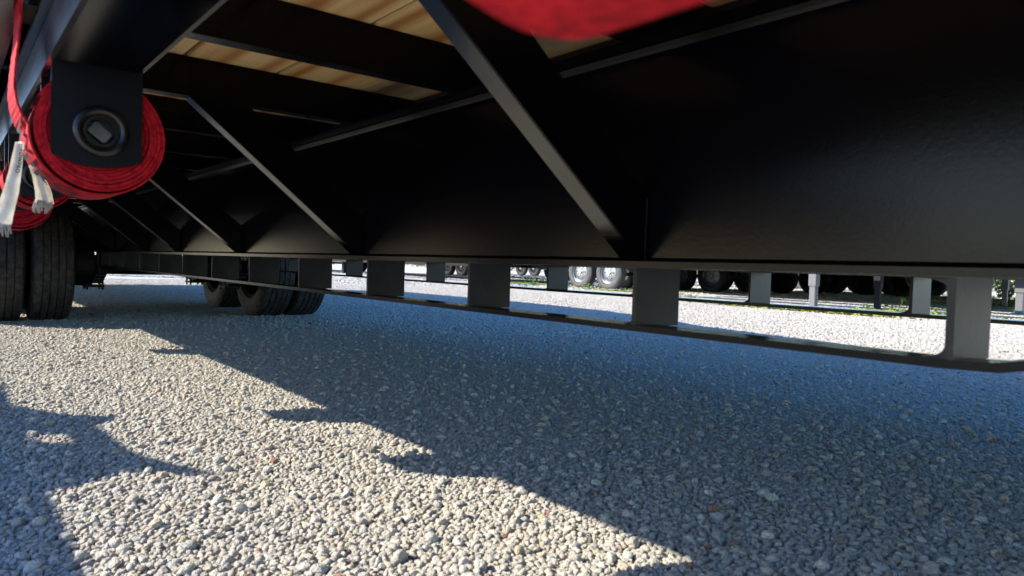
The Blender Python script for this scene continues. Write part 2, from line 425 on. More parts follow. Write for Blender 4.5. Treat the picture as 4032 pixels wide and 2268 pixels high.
# winches -----------------------------------------------------------
WD = (.060, 1.05, 2.38, 3.98, 1.79)                # distance behind the camera plane
CY, CZ = .157, .609
def plate_poly():
    pts = [(.103, .692), (.103, .580), (.1045, .5755)]
    for k in range(9):
        t = k / 8; pts.append((.108 + .094 * t, .5735 - .011 * math.sin(math.pi * t) ** .8 if 0 < t < 1 else .5735))
    pts += [(.205, .577), (.205, .692)]
    return pts
for wi, d in enumerate(WD):
    w = empty('winch'); w.parent = T; w.location = Vector((-d, CY, CZ)) - T.location
    def wp(name, bm, m='plate', parent=w, **k):
        o = obj(name, bm, m, parent, **k); return o
    sh = lambda pl: [(a - CY, b - CZ) for a, b in pl]
    hole = []
    def plate(xo, lift=0):
        bm = bmesh.new(); out = sh(plate_poly())
        # outer boundary with a round hole, bridged as an annulus fan
        n = 48; R = .021
        ring = [(R * math.cos(2 * math.pi * i / n), R * math.sin(2 * math.pi * i / n)) for i in range(n)]
        def hit(t):                                            # outer boundary along angle t
            dx, dz = math.cos(t), math.sin(t); best = None
            for i in range(len(out)):
                (x1, z1_), (x2, z2_) = out[i], out[(i + 1) % len(out)]
                ex, ez = x2 - x1, z2_ - z1_; den = dx * ez - dz * ex
                if abs(den) < 1e-12: continue
                q = (x1 * ez - z1_ * ex) / den; u_ = (x1 * dz - z1_ * dx) / den
                if q > 0 and -1e-6 <= u_ <= 1 + 1e-6 and (best is None or q < best): best = q
            return (best * dx, best * dz)
        angs = sorted(set([2 * math.pi * i / n for i in range(n)] + [math.atan2(z, x) % (2 * math.pi) for x, z in out]))
        fo = []; fi = []; bo = []; bi = []
        for t in angs:
            a, b = hit(t); c_, d_ = R * math.cos(t), R * math.sin(t)
            fo.append(bm.verts.new((xo, a, b))); fi.append(bm.verts.new((xo, c_, d_)))
            bo.append(bm.verts.new((xo - .0065, a, b))); bi.append(bm.verts.new((xo - .0065, c_, d_)))
        m_ = len(angs)
        for i in range(m_):
            j = (i + 1) % m_
            bm.faces.new((fo[i], fo[j], fi[j], fi[i])); bm.faces.new((bo[i], bi[i], bi[j], bo[j]))
            bm.faces.new((fo[i], bo[i], bo[j], fo[j])); bm.faces.new((fi[i], fi[j], bi[j], bi[i]))
        return bm
    wp('end_plate', plate(0)); wp('end_plate', plate(-.122))
    bm = bmesh.new(); torus_x(bm, (.003, 0, 0), .0265, .0062); wp('bushing', bm, 'dusty', smooth=True)
    # spool: hollow tube with cross slot seen through the bushing
    bm = bmesh.new(); n = 28; ro, ri_ = .0205, .0165
    rr = []
    for x, r in ((.004, ro), (.004, ri_), (-.02, ri_), (-.02, .0001)):
        rr.append([bm.verts.new((x, r * math.cos(2 * math.pi * i / n), r * math.sin(2 * math.pi * i / n))) for i in range(n)])
    for a, b in zip(rr, rr[1:]):
        for i in range(n): bm.faces.new((a[i], b[i], b[(i + 1) % n], a[(i + 1) % n]))
    cyl(bm, (-.024, 0, 0), (-.145, 0, 0), ro, 28)
    wp('spool', bm, 'dusty', smooth=False)
    bm = bmesh.new(); box(bm, -.014, -.008, -.0075, .0085, -.0125, .0125)
    o = wp('spool_bar', bm, 'lip', bevel=.0015); o.rotation_euler = (math.radians(52), 0, 0)
    bm = bmesh.new(); box(bm, -.006, -.1155, .112 - CY, .196 - CY, .684 - CZ, .6915 - CZ); wp('top_plate', bm)

# rolled straps -------------------------------------------------------
def spiral(seed, r_out=.074, turns=7, loose=1.0, x0=-.0085, w=.104, end_ang=None):
    r = random.Random(seed); bm = bmesh.new(); N = turns * 48; th = .0035
    r_in = .024; rows = []; th = (r_out - r_in) / turns * .90
    for i in range(N + 1):
        u = i / N; t = u * turns * 2 * math.pi + (end_ang or 0)
        rad = r_in + (r_out - r_in) * u
        rad *= 1 + loose * (.022 * math.sin(t + 1.2) + .018 * math.sin(2 * t + seed)) * (.4 + .6 * u)
        rad += loose * .0009 * noise.noise(Vector((math.cos(t) * 1.1, math.sin(t) * 1.1, seed + u * 5)))
        jx = .011 * noise.noise(Vector((u * 3.6, seed, 2))) + .0075 * noise.noise(Vector((u * 9, seed, 7))) - .004 * (1 - u) + .0010 * noise.noise(Vector((math.cos(t) * 2, math.sin(t) * 2, u * turns))) + .0003 * r.uniform(-1, 1)
        c_, s_ = math.cos(t), math.sin(t)
        rows.append([bm.verts.new((x0 + jx, rad * c_, rad * s_)), bm.verts.new((x0 + jx, (rad + th) * c_, (rad + th) * s_)),
                     bm.verts.new((x0 + jx - w, (rad + th) * c_, (rad + th) * s_)), bm.verts.new((x0 + jx - w, rad * c_, rad * s_))])
    for a, b in zip(rows, rows[1:]):
        for k in range(4): bm.faces.new((a[k], a[(k + 1) % 4], b[(k + 1) % 4], b[k]))
    bm.faces.new(rows[0]); bm.faces.new(rows[-1][::-1])
    return bm

def text_obj(name, s, size, m, parent, fn, bold=.006, sub=True):
    """letters as thin meshes bent onto a surface by fn(u, v, h) -> point"""
    cu = bpy.data.curves.new(name, 'FONT'); cu.body = s; cu.size = size; cu.align_x = 'CENTER'; cu.align_y = 'CENTER'
    cu.offset = bold * size; cu.resolution_u = 6; cu.space_character = 1.1
    to = bpy.data.objects.new(name + '_tmp', cu); C.objects.link(to)
    dg = bpy.context.evaluated_depsgraph_get(); me = bpy.data.meshes.new_from_object(to.evaluated_get(dg))
    bpy.data.objects.remove(to)
    bm = bmesh.new(); bm.from_mesh(me)
    for _ in range(3):
        lg = [e for e in bm.edges if e.calc_length() > size * .12]
        if not lg: break
        bmesh.ops.subdivide_edges(bm, edges=lg, cuts=1); bmesh.ops.triangulate(bm, faces=bm.faces)
    for v_ in bm.verts: v_.co = fn(v_.co.x, v_.co.y)
    o = obj(name, bm, m, parent); return o

labels = ['rolled red ratchet strap hanging nearest the lens at the top of the picture',
          'big rolled red webbing strap on the winch with round bushing at upper left',
          'second rolled red strap behind the large one, above the dual tyres',
          'small far rolled red strap at the left picture edge',
          'small red strap roll added behind the big roll to cast a shadow spike']
for i, d in enumerate(WD):
    st = empty('strap_roll', (-d if i else -.062, CY if i else .146, CZ - (.010 if i == 2 else 0)), labels[i], 'strap', 'red webbing straps rolled on the winches')
    ro = {2: .083, 4: .060}.get(i, .074)  # smallest roll is added, sized for its shadow spike on the gravel
    wdt = .104
    o = obj('rolled_webbing', spiral(i * 3 + 1, r_out=ro, turns=11, loose=1.0 if i else .5, end_ang=math.radians(150)), 'red', st, smooth=False)
    # outer wrap that stands off and leads up over the deck edge
    bm = bmesh.new(); rows = []
    path = []
    for k in range(40):                       # around the roll from lower right, under, to the left side
        t = math.radians(20 - k * (200 / 39)); rr_ = ro + .003 + .004 * math.sin(k / 39 * math.pi)
        path.append((rr_ * math.cos(t), rr_ * math.sin(t)))
    sc_ = ro / .074
    path += [(-.084 * max(1, sc_) if sc_ > 1 else -.084 + (.074 - ro), .01), (-.089, .025), (-.092, .045), (-.091, .07), (-.0885, .095), (-.0865, .12), (-.086, .145), (-.086, .166)]
    tail = path[39:]; path = path[:39]
    for (a0_, b0_), (a1_, b1_) in zip(tail, tail[1:]):
        for q_ in range(7): path.append((a0_ + (a1_ - a0_) * q_ / 7, b0_ + (b1_ - b0_) * q_ / 7))
    path.append(tail[-1])
    for k, (a, b) in enumerate(path):
        wob = .0012 * noise.noise(Vector((k * .7, i, 0)))
        if k >= 40: wob += .0004 * math.sin(k * 2.4) + .0015 * noise.noise(Vector((k * .35, 4, i)))
        q = path[min(k + 1, len(path) - 1)]; p_ = path[max(k - 1, 0)]
        tx, tz = q[0] - p_[0], q[1] - p_[1]; ln = math.hypot(tx, tz) or 1; nx, nz = -tz / ln * .0024, tx / ln * .0024
        x = -.010
        if k >= 40: a += .0003 * math.sin(k * 1.9)
        rows.append([bm.verts.new((x + wob, a, b)), bm.verts.new((x + wob, a - nx, b - nz)), bm.verts.new((x - wdt + wob, a - nx, b - nz)), bm.verts.new((x - wdt + wob, a, b))])
    for a, b in zip(rows, rows[1:]):
        for k in range(4): bm.faces.new((a[k], a[(k + 1) % 4], b[(k + 1) % 4], b[k]))
    bm.faces.new(rows[0]); bm.faces.new(rows[-1][::-1])
    obj('outer_wrap', bm, 'red', st)
    if i in (1, 2):
        R = ro + .0094
        mid_a = math.radians(194)
        text_obj('lettering', 'TOWPRO', .066, 'ink', st, lambda u, v_: Vector((-.056 + v_ * 1.25, (R) * math.cos(mid_a + .60 * u / R), R * math.sin(mid_a + .60 * u / R))), bold=.02)

def cloth(name, parent, pts, widths, thick=.004, yaw=0.0, folds=3, frayed=True, seed=0, lettered=False):
    """hanging folded cloth: centre line pts (x,y,z), width across the direction seen from the side"""
    bm = bmesh.new(); rows = []; n = 18; side = Vector((.62, .78, 0)).normalized() if False else Vector((math.sin(yaw), math.cos(yaw), 0))
    # resample
    P = [Vector(p) for p in pts]; out = []
    for i in range(len(P) - 1):
        for k in range(10):
            t = k / 10; out.append((P[i].lerp(P[i + 1], t), widths[i] * (1 - t) + widths[i + 1] * t))
    out.append((P[-1], widths[-1])); dpt = Vector((math.cos(yaw), -math.sin(yaw), 0))
    for i, (p, w) in enumerate(out):
        row = []
        for k in range(n):
            u = k / (n - 1) - .5; f = math.sin(u * folds * math.pi * 2 + .3 * math.sin(i * .3 + seed)) * thick
            q = p + side * (u * w) + dpt * f
            q += Vector((0, 0, .002 * noise.noise(Vector((u * 5, i * .4, seed)))))
            row.append(bm.verts.new(q))
        rows.append(row)
    for a, b in zip(rows, rows[1:]):
        for k in range(n - 1): bm.faces.new((a[k], a[k + 1], b[k + 1], b[k]))
    if frayed:
        rr = random.Random(seed); last = out[-1]
        for k in range(34):
            u = rr.uniform(-.5, .5); b = last[0] + side * u * last[1]
            e = b + Vector((rr.uniform(-.003, .003), rr.uniform(-.006, .004), -rr.uniform(.004, .014)))
            cyl(bm, b + Vector((0, 0, .004)), e, .0008, 4)
    bmesh.ops.solidify(bm, geom=list(bm.faces), thickness=.0009)
    return obj(name, bm, 'white', parent, smooth=True)

tg = empty('strap_tag', (-1.06, .072, .58), 'white frayed cloth strap tag with dark lettering beside the big red roll', 'tag', 'white frayed strap tags')
P = [(.0, .0, .006), (-.004, -.004, -.03), (-.006, -.008, -.055), (-.008, -.014, -.08), (-.01, -.0185, -.097)]
cloth('cloth', tg, P, [.009, .013, .016, .019, .023], thick=.0022, folds=.7, seed=3)
text_obj('lettering', 'TOWPRO', .0062, 'ink', tg, lambda u, v_: Vector((.0035, 0, 0)) + Vector(P[0]).lerp(Vector(P[3]), min(1, max(0, .27 + u / .083))) + Vector((.0012, .0036, 0)) + Vector((0, 1, -.15)).normalized() * v_, bold=.02)
tg2 = empty('strap_tag', (-1.13, .101, .553), 'smaller white frayed cloth tag hanging between the two red rolls', 'tag', 'white frayed strap tags')
cloth('cloth', tg2, [(0, -.012, .012), (0, -.004, 0), (0, .002, -.02), (0, .004, -.036)], [.006, .014, .019, .021], thick=.0028, folds=1.3, seed=9)

# wheels --------------------------------------------------------------
def tyre_profile(R, w, tread):
    hw, ht = w / 2, tread / 2; p = []
    rim = R * .60
    p.append((-hw * .78, rim)); p.append((-hw * .95, rim + .02)); p.append((-hw, (R + rim) / 2)); p.append((-hw * .97, R - .045)); p.append((-ht - .006, R - .014))
    g = [(-.6, .006), (-.2, .006), (.2, .006), (.6, .006)]
    p.append((-ht, R - .005)); 
    for c_, gw in g:
        y = c_ * ht; p += [(y - gw * .62, R), (y - gw * .5, R - .010), (y + gw * .5, R - .010), (y + gw * .62, R)]
    p.append((ht, R - .005))
    p += [(ht + .006, R - .014), (hw * .97, R - .045), (hw, (R + rim) / 2), (hw * .95, rim + .02), (hw * .78, rim)]
    return p
def wheel(parent, loc, R=.39, w=.235, tread=.196, rubber='rubber', face=-1, rim='dark'):
    we = empty('wheel'); we.parent = parent; we.location = Vector(loc) - parent.location
    bm = bmesh.new(); lathe_y(bm, tyre_profile(R, w, tread), 72); tyre = obj('tyre', bm, rubber, we)
    bm = bmesh.new(); hw = w / 2; r = R * .60
    lathe_y(bm, [(-hw * .8, r), (-hw * .76, r - .012), (-hw * .3, r - .02), (hw * .3, r - .02), (hw * .76, r - .012), (hw * .8, r)], 40)
    f = face * hw * .35
    lathe_y(bm, [(f, r - .019), (f - face * -.012, r * .82), (f + face * .015, r * .5), (f + face * .015, .0005)], 40)
    obj('rim', bm, rim, we, smooth=True)
    return we
for D, nm in ((5.5, 0), (6.45, 1)):
    for yc_ in (.27, .53, 1.94, 2.20): wheel(T, (-D, yc_, .39), face=-1 if yc_ < 1.2 else 1)
    bm = bmesh.new(); cyl(bm, (-D, .3, .372), (-D, 2.17, .372), .0635, 24); tp('axle', bm, 'dark')
    for y in (.74, 1.73):
        bm = bmesh.new(); cyl(bm, (-D, y - .075, .385), (-D, y + .035, .385), .155, 28); tp('brake_drum', bm, 'dark')
for y in (.79, 1.68):
    for D in (5.5, 6.45):
        bm = bmesh.new()                       # leaf spring pack under the axle
        for k in range(5):
            L_ = .40 - .055 * k; prev = None
            for q in range(12):
                xa, xb = -L_ + 2 * L_ * q / 12, -L_ + 2 * L_ * (q + 1) / 12
                za, zb = .285 + .07 * (xa / .40) ** 2 - k * .010, .285 + .07 * (xb / .40) ** 2 - k * .010
                prism_y(bm, [(-D + xa, za), (-D + xb, zb), (-D + xb, zb + .0095), (-D + xa, za + .0095)], y - .03, y + .03)
        tp('leaf_spring', bm, 'dark')
        bm = bmesh.new(); box(bm, -D - .08, -D + .08, y - .055, y + .055, .222, .236)
        for a in (-.06, .06):
            for b in (-.045, .045): cyl(bm, (-D + a, y + b, .205), (-D + a, y + b, .44), .007, 8)
        tp('spring_plate', bm, 'dark')
    for x in (-5.03, -5.975, -6.93):
        bm = bmesh.new(); prism_y(bm, [(x - .07, .465), (x + .07, .465), (x + .035, .33), (x - .035, .33)], y - .045, y - .038)
        prism_y(bm, [(x - .07, .465), (x + .07, .465), (x + .035, .33), (x - .035, .33)], y + .038, y + .045)
        cyl(bm, (x, y - .055, .35), (x, y + .055, .35), .012, 10); tp('spring_hanger', bm)
bm = bmesh.new(); box(bm, -11.7, -11.74, .05, 2.42, .62, .9); tp('rear_bumper', bm)

# unseen load, its outline shaped to shade the yard on the far side
top = [(1.5, 1.30), (-1.0, 1.42), (-2.37, 1.58), (-3.9, 1.78), (-5.28, 2.0), (-6.26, 2.29), (-7.4, 2.50), (-8.73, 2.57), (-11.4, 2.45)]
bm = bmesh.new(); prism_y(bm, [(1.5, .897)] + top + [(-11.4, .897)], .45, 2.44)
bmesh.ops.triangulate(bm, faces=bm.faces)
tag(obj('shadow_load', bm, 'shadow_black', bevel=0), label='unseen black load on the trailer deck, shaped to cast the far shade', cat='shadow caster')

# neighbouring flatbed just left of the frame (its edge throws the blue shade at lower left)
nb = empty('parked_flatbed', (-4, -2.1, 0), 'black flatbed parked alongside, out of view, whose shadow falls at the lower left', 'trailer')
def npart(name, bm, m='paint'):
    o = obj(name, bm, m); o.parent = nb; o.matrix_parent_inverse = Matrix.Translation(-nb.location); return o
bm = bmesh.new(); box(bm, -1.72, -12, -3.3, -.985, .91, .95); npart('deck', bm)
for y in (-1.5, -2.7):
    bm = bmesh.new(); box(bm, -1.75, -12, y - .05, y + .05, .60, .908); npart('main_beam', bm)
bm = bmesh.new(); box(bm, -1.72, -12, -.982, -.972, .80, .955); npart('side_rail', bm)
# unseen plate on its deck edge, outline cut to cast the pronged shadow
out = [(-2.355, 0.952), (-2.425, 0.985), (-2.545, 1.06), (-2.575, 1.115), (-2.525, 1.195), (-2.605, 1.205), (-2.675, 1.115), (-2.785, 1.095), (-2.905, 1.09), (-3.035, 1.08), (-3.105, 1.195), (-3.195, 1.19), (-3.175, 1.05), (-3.235, 1.0), (-3.325, 0.952)]
bm = bmesh.new(); cx, cz, R = -2.87, 1.0, .040
n = 40; ring = [(cx + R * 1.5 * math.cos(2 * math.pi * i / n), cz + R * math.sin(2 * math.pi * i / n)) for i in range(n)]
def clip(t):
    dx, dz = math.cos(t), math.sin(t); best = None
    for i in range(len(out)):
        (a, b), (c_, d_) = out[i], out[(i + 1) % len(out)]; ex, ez = c_ - a, d_ - b; den = dx * ez - dz * ex
        if abs(den) < 1e-12: continue
        q = ((a - cx) * ez - (b - cz) * ex) / den; u_ = ((a - cx) * dz - (b - cz) * dx) / den
        if q > 0 and -1e-6 <= u_ <= 1 + 1e-6 and (best is None or q < best): best = q
    return (cx + best * dx, cz + best * dz)
N_ = 120
for yv in (-.99, -.965):
    rows = []
    for i in range(N_):
        t = 2 * math.pi * i / N_; a = clip(t)
        rows.append((bm.verts.new((a[0], yv, a[1])), bm.verts.new((cx + R * 1.5 * math.cos(t), yv, cz + R * math.sin(t)))))
    for i in range(N_):
        j = (i + 1) % N_; bm.faces.new((rows[i][0], rows[j][0], rows[j][1], rows[i][1]))
npart('shadow_plate', bm)
for y in (-1.2, -3.1):
    for x in (-5.3, -6.3):
        wheel(nb, (x, y, .39))

# rows of parked trailers in the background ---------------------------------
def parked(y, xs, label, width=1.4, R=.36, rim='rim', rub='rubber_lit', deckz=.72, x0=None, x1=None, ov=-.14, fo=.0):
    t = empty('parked_trailer', (sum(xs) / len(xs), y + width / 2, 0), label, 'trailer', 'trailers parked in rows across the yard')
    def pp(name, bm, m='paint'):
        o = obj(name, bm, m); o.parent = t; o.matrix_parent_inverse = Matrix.Translation(-t.location); return o
    x0 = -2.6 if x0 is None else x0; x1 = min(xs) - 1.9 if x1 is None else x1
    for yy_ in (y + .16, y + width - .16 - .05):
        bm = bmesh.new(); box(bm, x1, x0, yy_, yy_ + .05, deckz - .14, deckz - .003); pp('frame_rail', bm)
    bm = bmesh.new(); box(bm, x1, x0, y - ov, y + width + fo, deckz, deckz + .04); pp('deck', bm, 'dark')  # overhang and length set to shade the wheels and gravel bands
    for x in xs:
        for k, yy_ in enumerate((y, y + width)):
            fc = -1 if k == 0 else 1
            we = wheel(t, (x, yy_, R), R=R, w=.2, tread=.15, rubber=rub, face=fc, rim=rim)
            bm = bmesh.new(); cyl(bm, (0, 0, 0), (0, fc * .085, 0), .042, 16, .036); obj('hub_cap', bm, 'chrome', we)
            for q in range(6):
                a = q * math.pi / 3 + .3
                bm = bmesh.new(); cyl(bm, (.07 * math.cos(a), fc * .03, .07 * math.sin(a)), (.07 * math.cos(a), fc * .075, .07 * math.sin(a)), .013, 6)
                obj('lug_nut', bm, 'chrome', we)
            for q in range(6):
                a = q * math.pi / 3
                bm = bmesh.new(); cyl(bm, (.125 * math.cos(a), fc * .038, .125 * math.sin(a)), (.125 * math.cos(a), fc * .052, .125 * math.sin(a)), .017, 10)
                obj('vent_hole', bm, 'ink', we)
        bm = bmesh.new(); cyl(bm, (x, y + .1, R - .02), (x, y + width - .1, R - .02), .04, 12); pp('axle', bm, 'dark')
        bm = bmesh.new(); box(bm, x - .05, x + .05, y + .18, y + .25, R, deckz - .14); pp('spring_hanger', bm, 'dark')
    return t
def jack(parent_label, x, y, w=.075, h=.85, m='gate', foot=True, holes=True):
    j = empty('trailer_jack', (x, y, 0), parent_label, 'jack', 'drop leg jacks under the parked trailers')
    bm = bmesh.new(); box(bm, -w / 2, w / 2, -w / 2, w / 2, .02, h); obj('inner_leg', bm, m, j, bevel=.004)
    bm = bmesh.new(); box(bm, -w / 2 - .012, w / 2 + .012, -w / 2 - .012, w / 2 + .012, .30, h + .2); obj('outer_tube', bm, m, j, bevel=.004)
    bm = bmesh.new(); box(bm, -.09, .09, -.09, .09, .0, .02); obj('foot_plate', bm, m, j)
    if holes:
        for k in range(5):
            bm = bmesh.new(); cyl(bm, (w / 2 + .0005, 0, .07 + k * .05), (w / 2 + .002, 0, .07 + k * .05), .009, 10); obj('pin_hole', bm, 'ink', j)
    return j
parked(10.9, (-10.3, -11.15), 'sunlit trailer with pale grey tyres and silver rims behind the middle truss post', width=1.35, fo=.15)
parked(12.7, (-9.05, -9.88), 'shaded trailer just right of the sunlit silver wheels', width=1.4, rim='rim_shaded', rub='dark', ov=.42, fo=.2)  # this and the next two: shade put into dark wheel colours
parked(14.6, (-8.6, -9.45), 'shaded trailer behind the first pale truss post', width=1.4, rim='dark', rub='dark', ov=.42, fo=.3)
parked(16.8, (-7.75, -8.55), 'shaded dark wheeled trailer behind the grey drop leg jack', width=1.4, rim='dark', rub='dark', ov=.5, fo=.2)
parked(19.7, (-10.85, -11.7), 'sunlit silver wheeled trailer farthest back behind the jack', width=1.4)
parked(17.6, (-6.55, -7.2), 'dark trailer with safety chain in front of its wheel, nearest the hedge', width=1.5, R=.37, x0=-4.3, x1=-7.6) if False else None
t6 = empty('parked_trailer', (-7.1, 18, 0), 'lone black wheeled trailer with yellow safety chain beside the hedge', 'trailer', 'trailers parked in rows across the yard')
wheel(t6, (-7.12, 17.2, .38), R=.38, w=.22, tread=.17, rim='dark', rubber='rubber')
wheel(t6, (-7.12, 18.8, .38), R=.38, w=.22, tread=.17, rim='dark', rubber='rubber', face=1)
bm = bmesh.new(); cyl(bm, (-7.12, 17.2, .38), (-7.12, 18.8, .38), .045, 14); o = obj('axle', bm, 'dark', t6); o.matrix_parent_inverse = Matrix.Translation(-t6.location)
bm = bmesh.new(); box(bm, -9.4, -5.2, 17.4, 18.6, .66, .8); o = obj('frame', bm, 'paint', t6); o.matrix_parent_inverse = Matrix.Translation(-t6.location)
# safety chain hanging in front of the wheel
for k in range(13):
    t = k / 12; x = -7.02 + .34 * t; z = .62 - 1.35 * t * (1 - t) + .0 * t
    bm = bmesh.new(); n = 14; rings = []
    for i in range(n):
        a = 2 * math.pi * i / n; cxx, czz = .017 * math.cos(a), .034 * math.sin(a)
        rings.append([bm.verts.new((cxx * (1 + .35 * math.cos(2 * math.pi * j / 6)), .0065 * math.sin(2 * math.pi * j / 6), czz * (1 + .2 * math.cos(2 * math.pi * j / 6)))) for j in range(6)])
    for i in range(n):
        for j in range(6): bm.faces.new((rings[i][j], rings[(i + 1) % n][j], rings[(i + 1) % n][(j + 1) % 6], rings[i][(j + 1) % 6]))
    o = obj('chain_link', bm, 'chain', t6); o.location = (x - t6.location.x, 16.98 - t6.location.y, z)
    o.rotation_euler = (0, -math.atan2(-1.35 * (1 - 2 * t), .34) + math.pi / 2, 0 if k % 2 else math.pi / 2) if k % 2 == 0 else (0, -math.atan2(-1.35 * (1 - 2 * t), .34) + math.pi / 2, 0)
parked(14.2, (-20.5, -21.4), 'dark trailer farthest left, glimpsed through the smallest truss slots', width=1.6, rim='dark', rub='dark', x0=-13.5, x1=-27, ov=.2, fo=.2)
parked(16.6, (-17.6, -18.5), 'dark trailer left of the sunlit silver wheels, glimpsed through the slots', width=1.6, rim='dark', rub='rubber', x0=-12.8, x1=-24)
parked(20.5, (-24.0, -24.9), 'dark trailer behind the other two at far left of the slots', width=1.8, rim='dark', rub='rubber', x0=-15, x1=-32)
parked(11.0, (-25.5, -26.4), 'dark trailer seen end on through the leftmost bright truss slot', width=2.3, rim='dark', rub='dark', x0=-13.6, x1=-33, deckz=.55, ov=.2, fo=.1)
# low gooseneck whose beams shade the nearer bands; stands on the jacks
gn = empty('parked_gooseneck', (-4, 9.6, 0), 'low black gooseneck frame standing on drop leg jacks beyond the sunlit gravel strip', 'trailer')
for y in (9.15, 10.15):
    bm = bmesh.new(); box(bm, 1.5, -8.2, y, y + .3, .62, .80); o = obj('frame_beam', bm, 'paint', gn); o.matrix_parent_inverse = Matrix.Translation(-gn.location)
jack('pale grey drop leg jack in front of the far silver wheel', -5.03, 9.36, w=.085)
jack('dark drop leg jack with a pierced side, right of the pale one', -4.44, 9.97, w=.07, m='dark')
jack('slim grey post jack near the hedge at the right edge', -4.22, 14.25, w=.07, holes=False)
jack('grey jack with bolt at the far right edge of the slot', -3.19, 11.38, w=.09, holes=False)
# low frame farther left, seen through the small slots
lf = empty('low_trailer_frame', (-17, 11, 0), 'low dark trailer frame with square legs seen through the small left slots', 'trailer')
for y in (9.9, 11.4, 12.6):
    bm = bmesh.new(); box(bm, -12.6, -27, y, y + .12, .40, .62); o = obj('frame_beam', bm, 'paint', lf); o.matrix_parent_inverse = Matrix.Translation(-lf.location)
for x, y in ((-15.95, 11.3), (-18.7, 10.1), (-14.2, 11.2), (-21.5, 10.2)):
    bm = bmesh.new(); box(bm, x - .06, x + .06, y - .06, y + .06, 0, .42); o = obj('leg', bm, 'dark', lf); o.matrix_parent_inverse = Matrix.Translation(-lf.location)

# weeds ---------------------------------------------------------------
def weed_mesh(seed, kind):
    r = random.Random(seed); bm = bmesh.new()
    if kind == 'blade':
        for k in range(16):
            a = r.uniform(0, 6.28); L_ = r.uniform(.10, .24); w = .004; lean = r.uniform(.15, .8); pr = None
            for q in range(6):
                t = q / 5; h_ = L_ * t * (1 - .25 * lean * t); o_ = lean * L_ * t * t
                c_ = Vector((math.cos(a) * o_, math.sin(a) * o_, h_)); sd = Vector((-math.sin(a), math.cos(a), 0)) * w * (1 - t * .9)
                cur = (bm.verts.new(c_ - sd), bm.verts.new(c_ + sd))
                if pr: bm.faces.new((pr[0], pr[1], cur[1], cur[0]))
                pr = cur
    else:
        for k in range(46):
            a = r.uniform(0, 6.28); rad = .11 * math.sqrt(r.random()); z = r.uniform(.005, .085) * (1.2 - rad * 5)
            c_ = Vector((math.cos(a) * rad, math.sin(a) * rad, max(.004, z))); s_ = r.uniform(.009, .02)
            nn = Vector((r.gauss(0, .6), r.gauss(0, .6), 1)).normalized(); u_ = nn.orthogonal().normalized(); w_ = nn.cross(u_)
            vs = [bm.verts.new(c_ + (u_ * math.cos(t) * s_ + w_ * math.sin(t) * s_ * .7)) for t in (0, 1.05, 2.1, 3.14, 4.19, 5.24)]
            bm.faces.new(vs); 
            if k % 3 == 0: cyl(bm, (c_.x * .3, c_.y * .3, 0), c_, .0012, 4)
    me = bpy.data.meshes.new('weed_clump'); bm.to_mesh(me); bm.free(); me.materials.append(M['leaf']); return me
WM = {'blade': [weed_mesh(i, 'blade') for i in range(3)], 'leaf': [weed_mesh(10 + i, 'leaf') for i in range(4)]}
spots = [(-19.8, 15.8, 'leaf', 2), (-15.4, 12.9, 'leaf', 1.6), (-13.5, 11.9, 'leaf', 1.7), (-12.65, 11.5, 'leaf', 1.4), (-12.05, 10.3, 'leaf', 1.3),
         (-11.0, 9.1, 'leaf', 1), (-12.9, 10.9, 'leaf', 1.5), (-14.3, 12.1, 'leaf', 2), (-10.0, 9.9, 'leaf', .7), (-10.8, 10.7, 'leaf', 1.5), (-9.7, 10.4, 'leaf', .7), (-9.4, 10.35, 'leaf', .9),
         (-12.7, 13.9, 'leaf', 1.8), (-9.5, 11.9, 'leaf', 1.1), (-7.9, 9.95, 'blade', 1.1), (-7.55, 9.7, 'leaf', .8), (-7.5, 9.85, 'leaf', .6), (-7.3, 9.65, 'leaf', .8),
         (-8.5, 13.2, 'blade', 1), (-8.2, 13.0, 'blade', 1.1), (-7.3, 10.4, 'leaf', .4), (-8.0, 13.5, 'leaf', .6), (-7.6, 13.5, 'leaf', .5), (-5.9, 11.4, 'leaf', .5),
         (-7.9, 15.6, 'leaf', .8), (-6.25, 12.8, 'leaf', .5), (-4.8, 11.6, 'blade', .9), (-4.6, 11.3, 'blade', .8), (-4.4, 11.4, 'leaf', .9), (-4.25, 11.1, 'leaf', .8),
         (-4.1, 11.15, 'leaf', 1.0), (-4.25, 9.9, 'leaf', 1.0), (-4.4, 9.6, 'leaf', .9), (-4.1, 9.75, 'leaf', 1.0), (-3.9, 9.5, 'leaf', .8), (-3.6, 9.8, 'leaf', .9), (-3.75, 9.4, 'leaf', .6), (-3.3, 9.3, 'leaf', .7),
         (-6.2, 16.9, 'leaf', 1.3), (-4.2, 14.3, 'leaf', 1), (-4.4, 15.4, 'leaf', 1.6), (-3.2, 11.5, 'leaf', 1), (-5.2, 17.6, 'leaf', 1.7), (-3.5, 13.2, 'leaf', 1.2), (-10.9, 10.2, 'leaf', 1.1), (-8.9, 10.2, 'leaf', .8)]
weeds = []
for i, (x, y, k, s_) in enumerate(spots):
    o = bpy.data.objects.new('weed_clump', WM[k][i % len(WM[k])]); C.objects.link(o); o.location = (x, y, .012)
    o.scale = (s_, s_, s_); o.rotation_euler = (0, 0, i * 1.9)
    weeds.append((o, k, s_))
marks = [('the sunlit silver wheels', (-10.7, 10.6)), ('the pale drop leg jack', (-5.03, 9.36)), ('the dark drop leg jack', (-4.44, 9.97)),
         ('the slim post jack', (-4.22, 14.25)), ('the bolted grey jack', (-3.19, 11.38)),
         ('the second wheel pair', (-9.4, 12.7)), ('the third wheel pair', (-9.0, 14.6)),
         ('the wheels behind the pale jack', (-8.1, 16.8)), ('the chained wheel', (-7.1, 17.2)), ('the far left wheels', (-18, 16))]
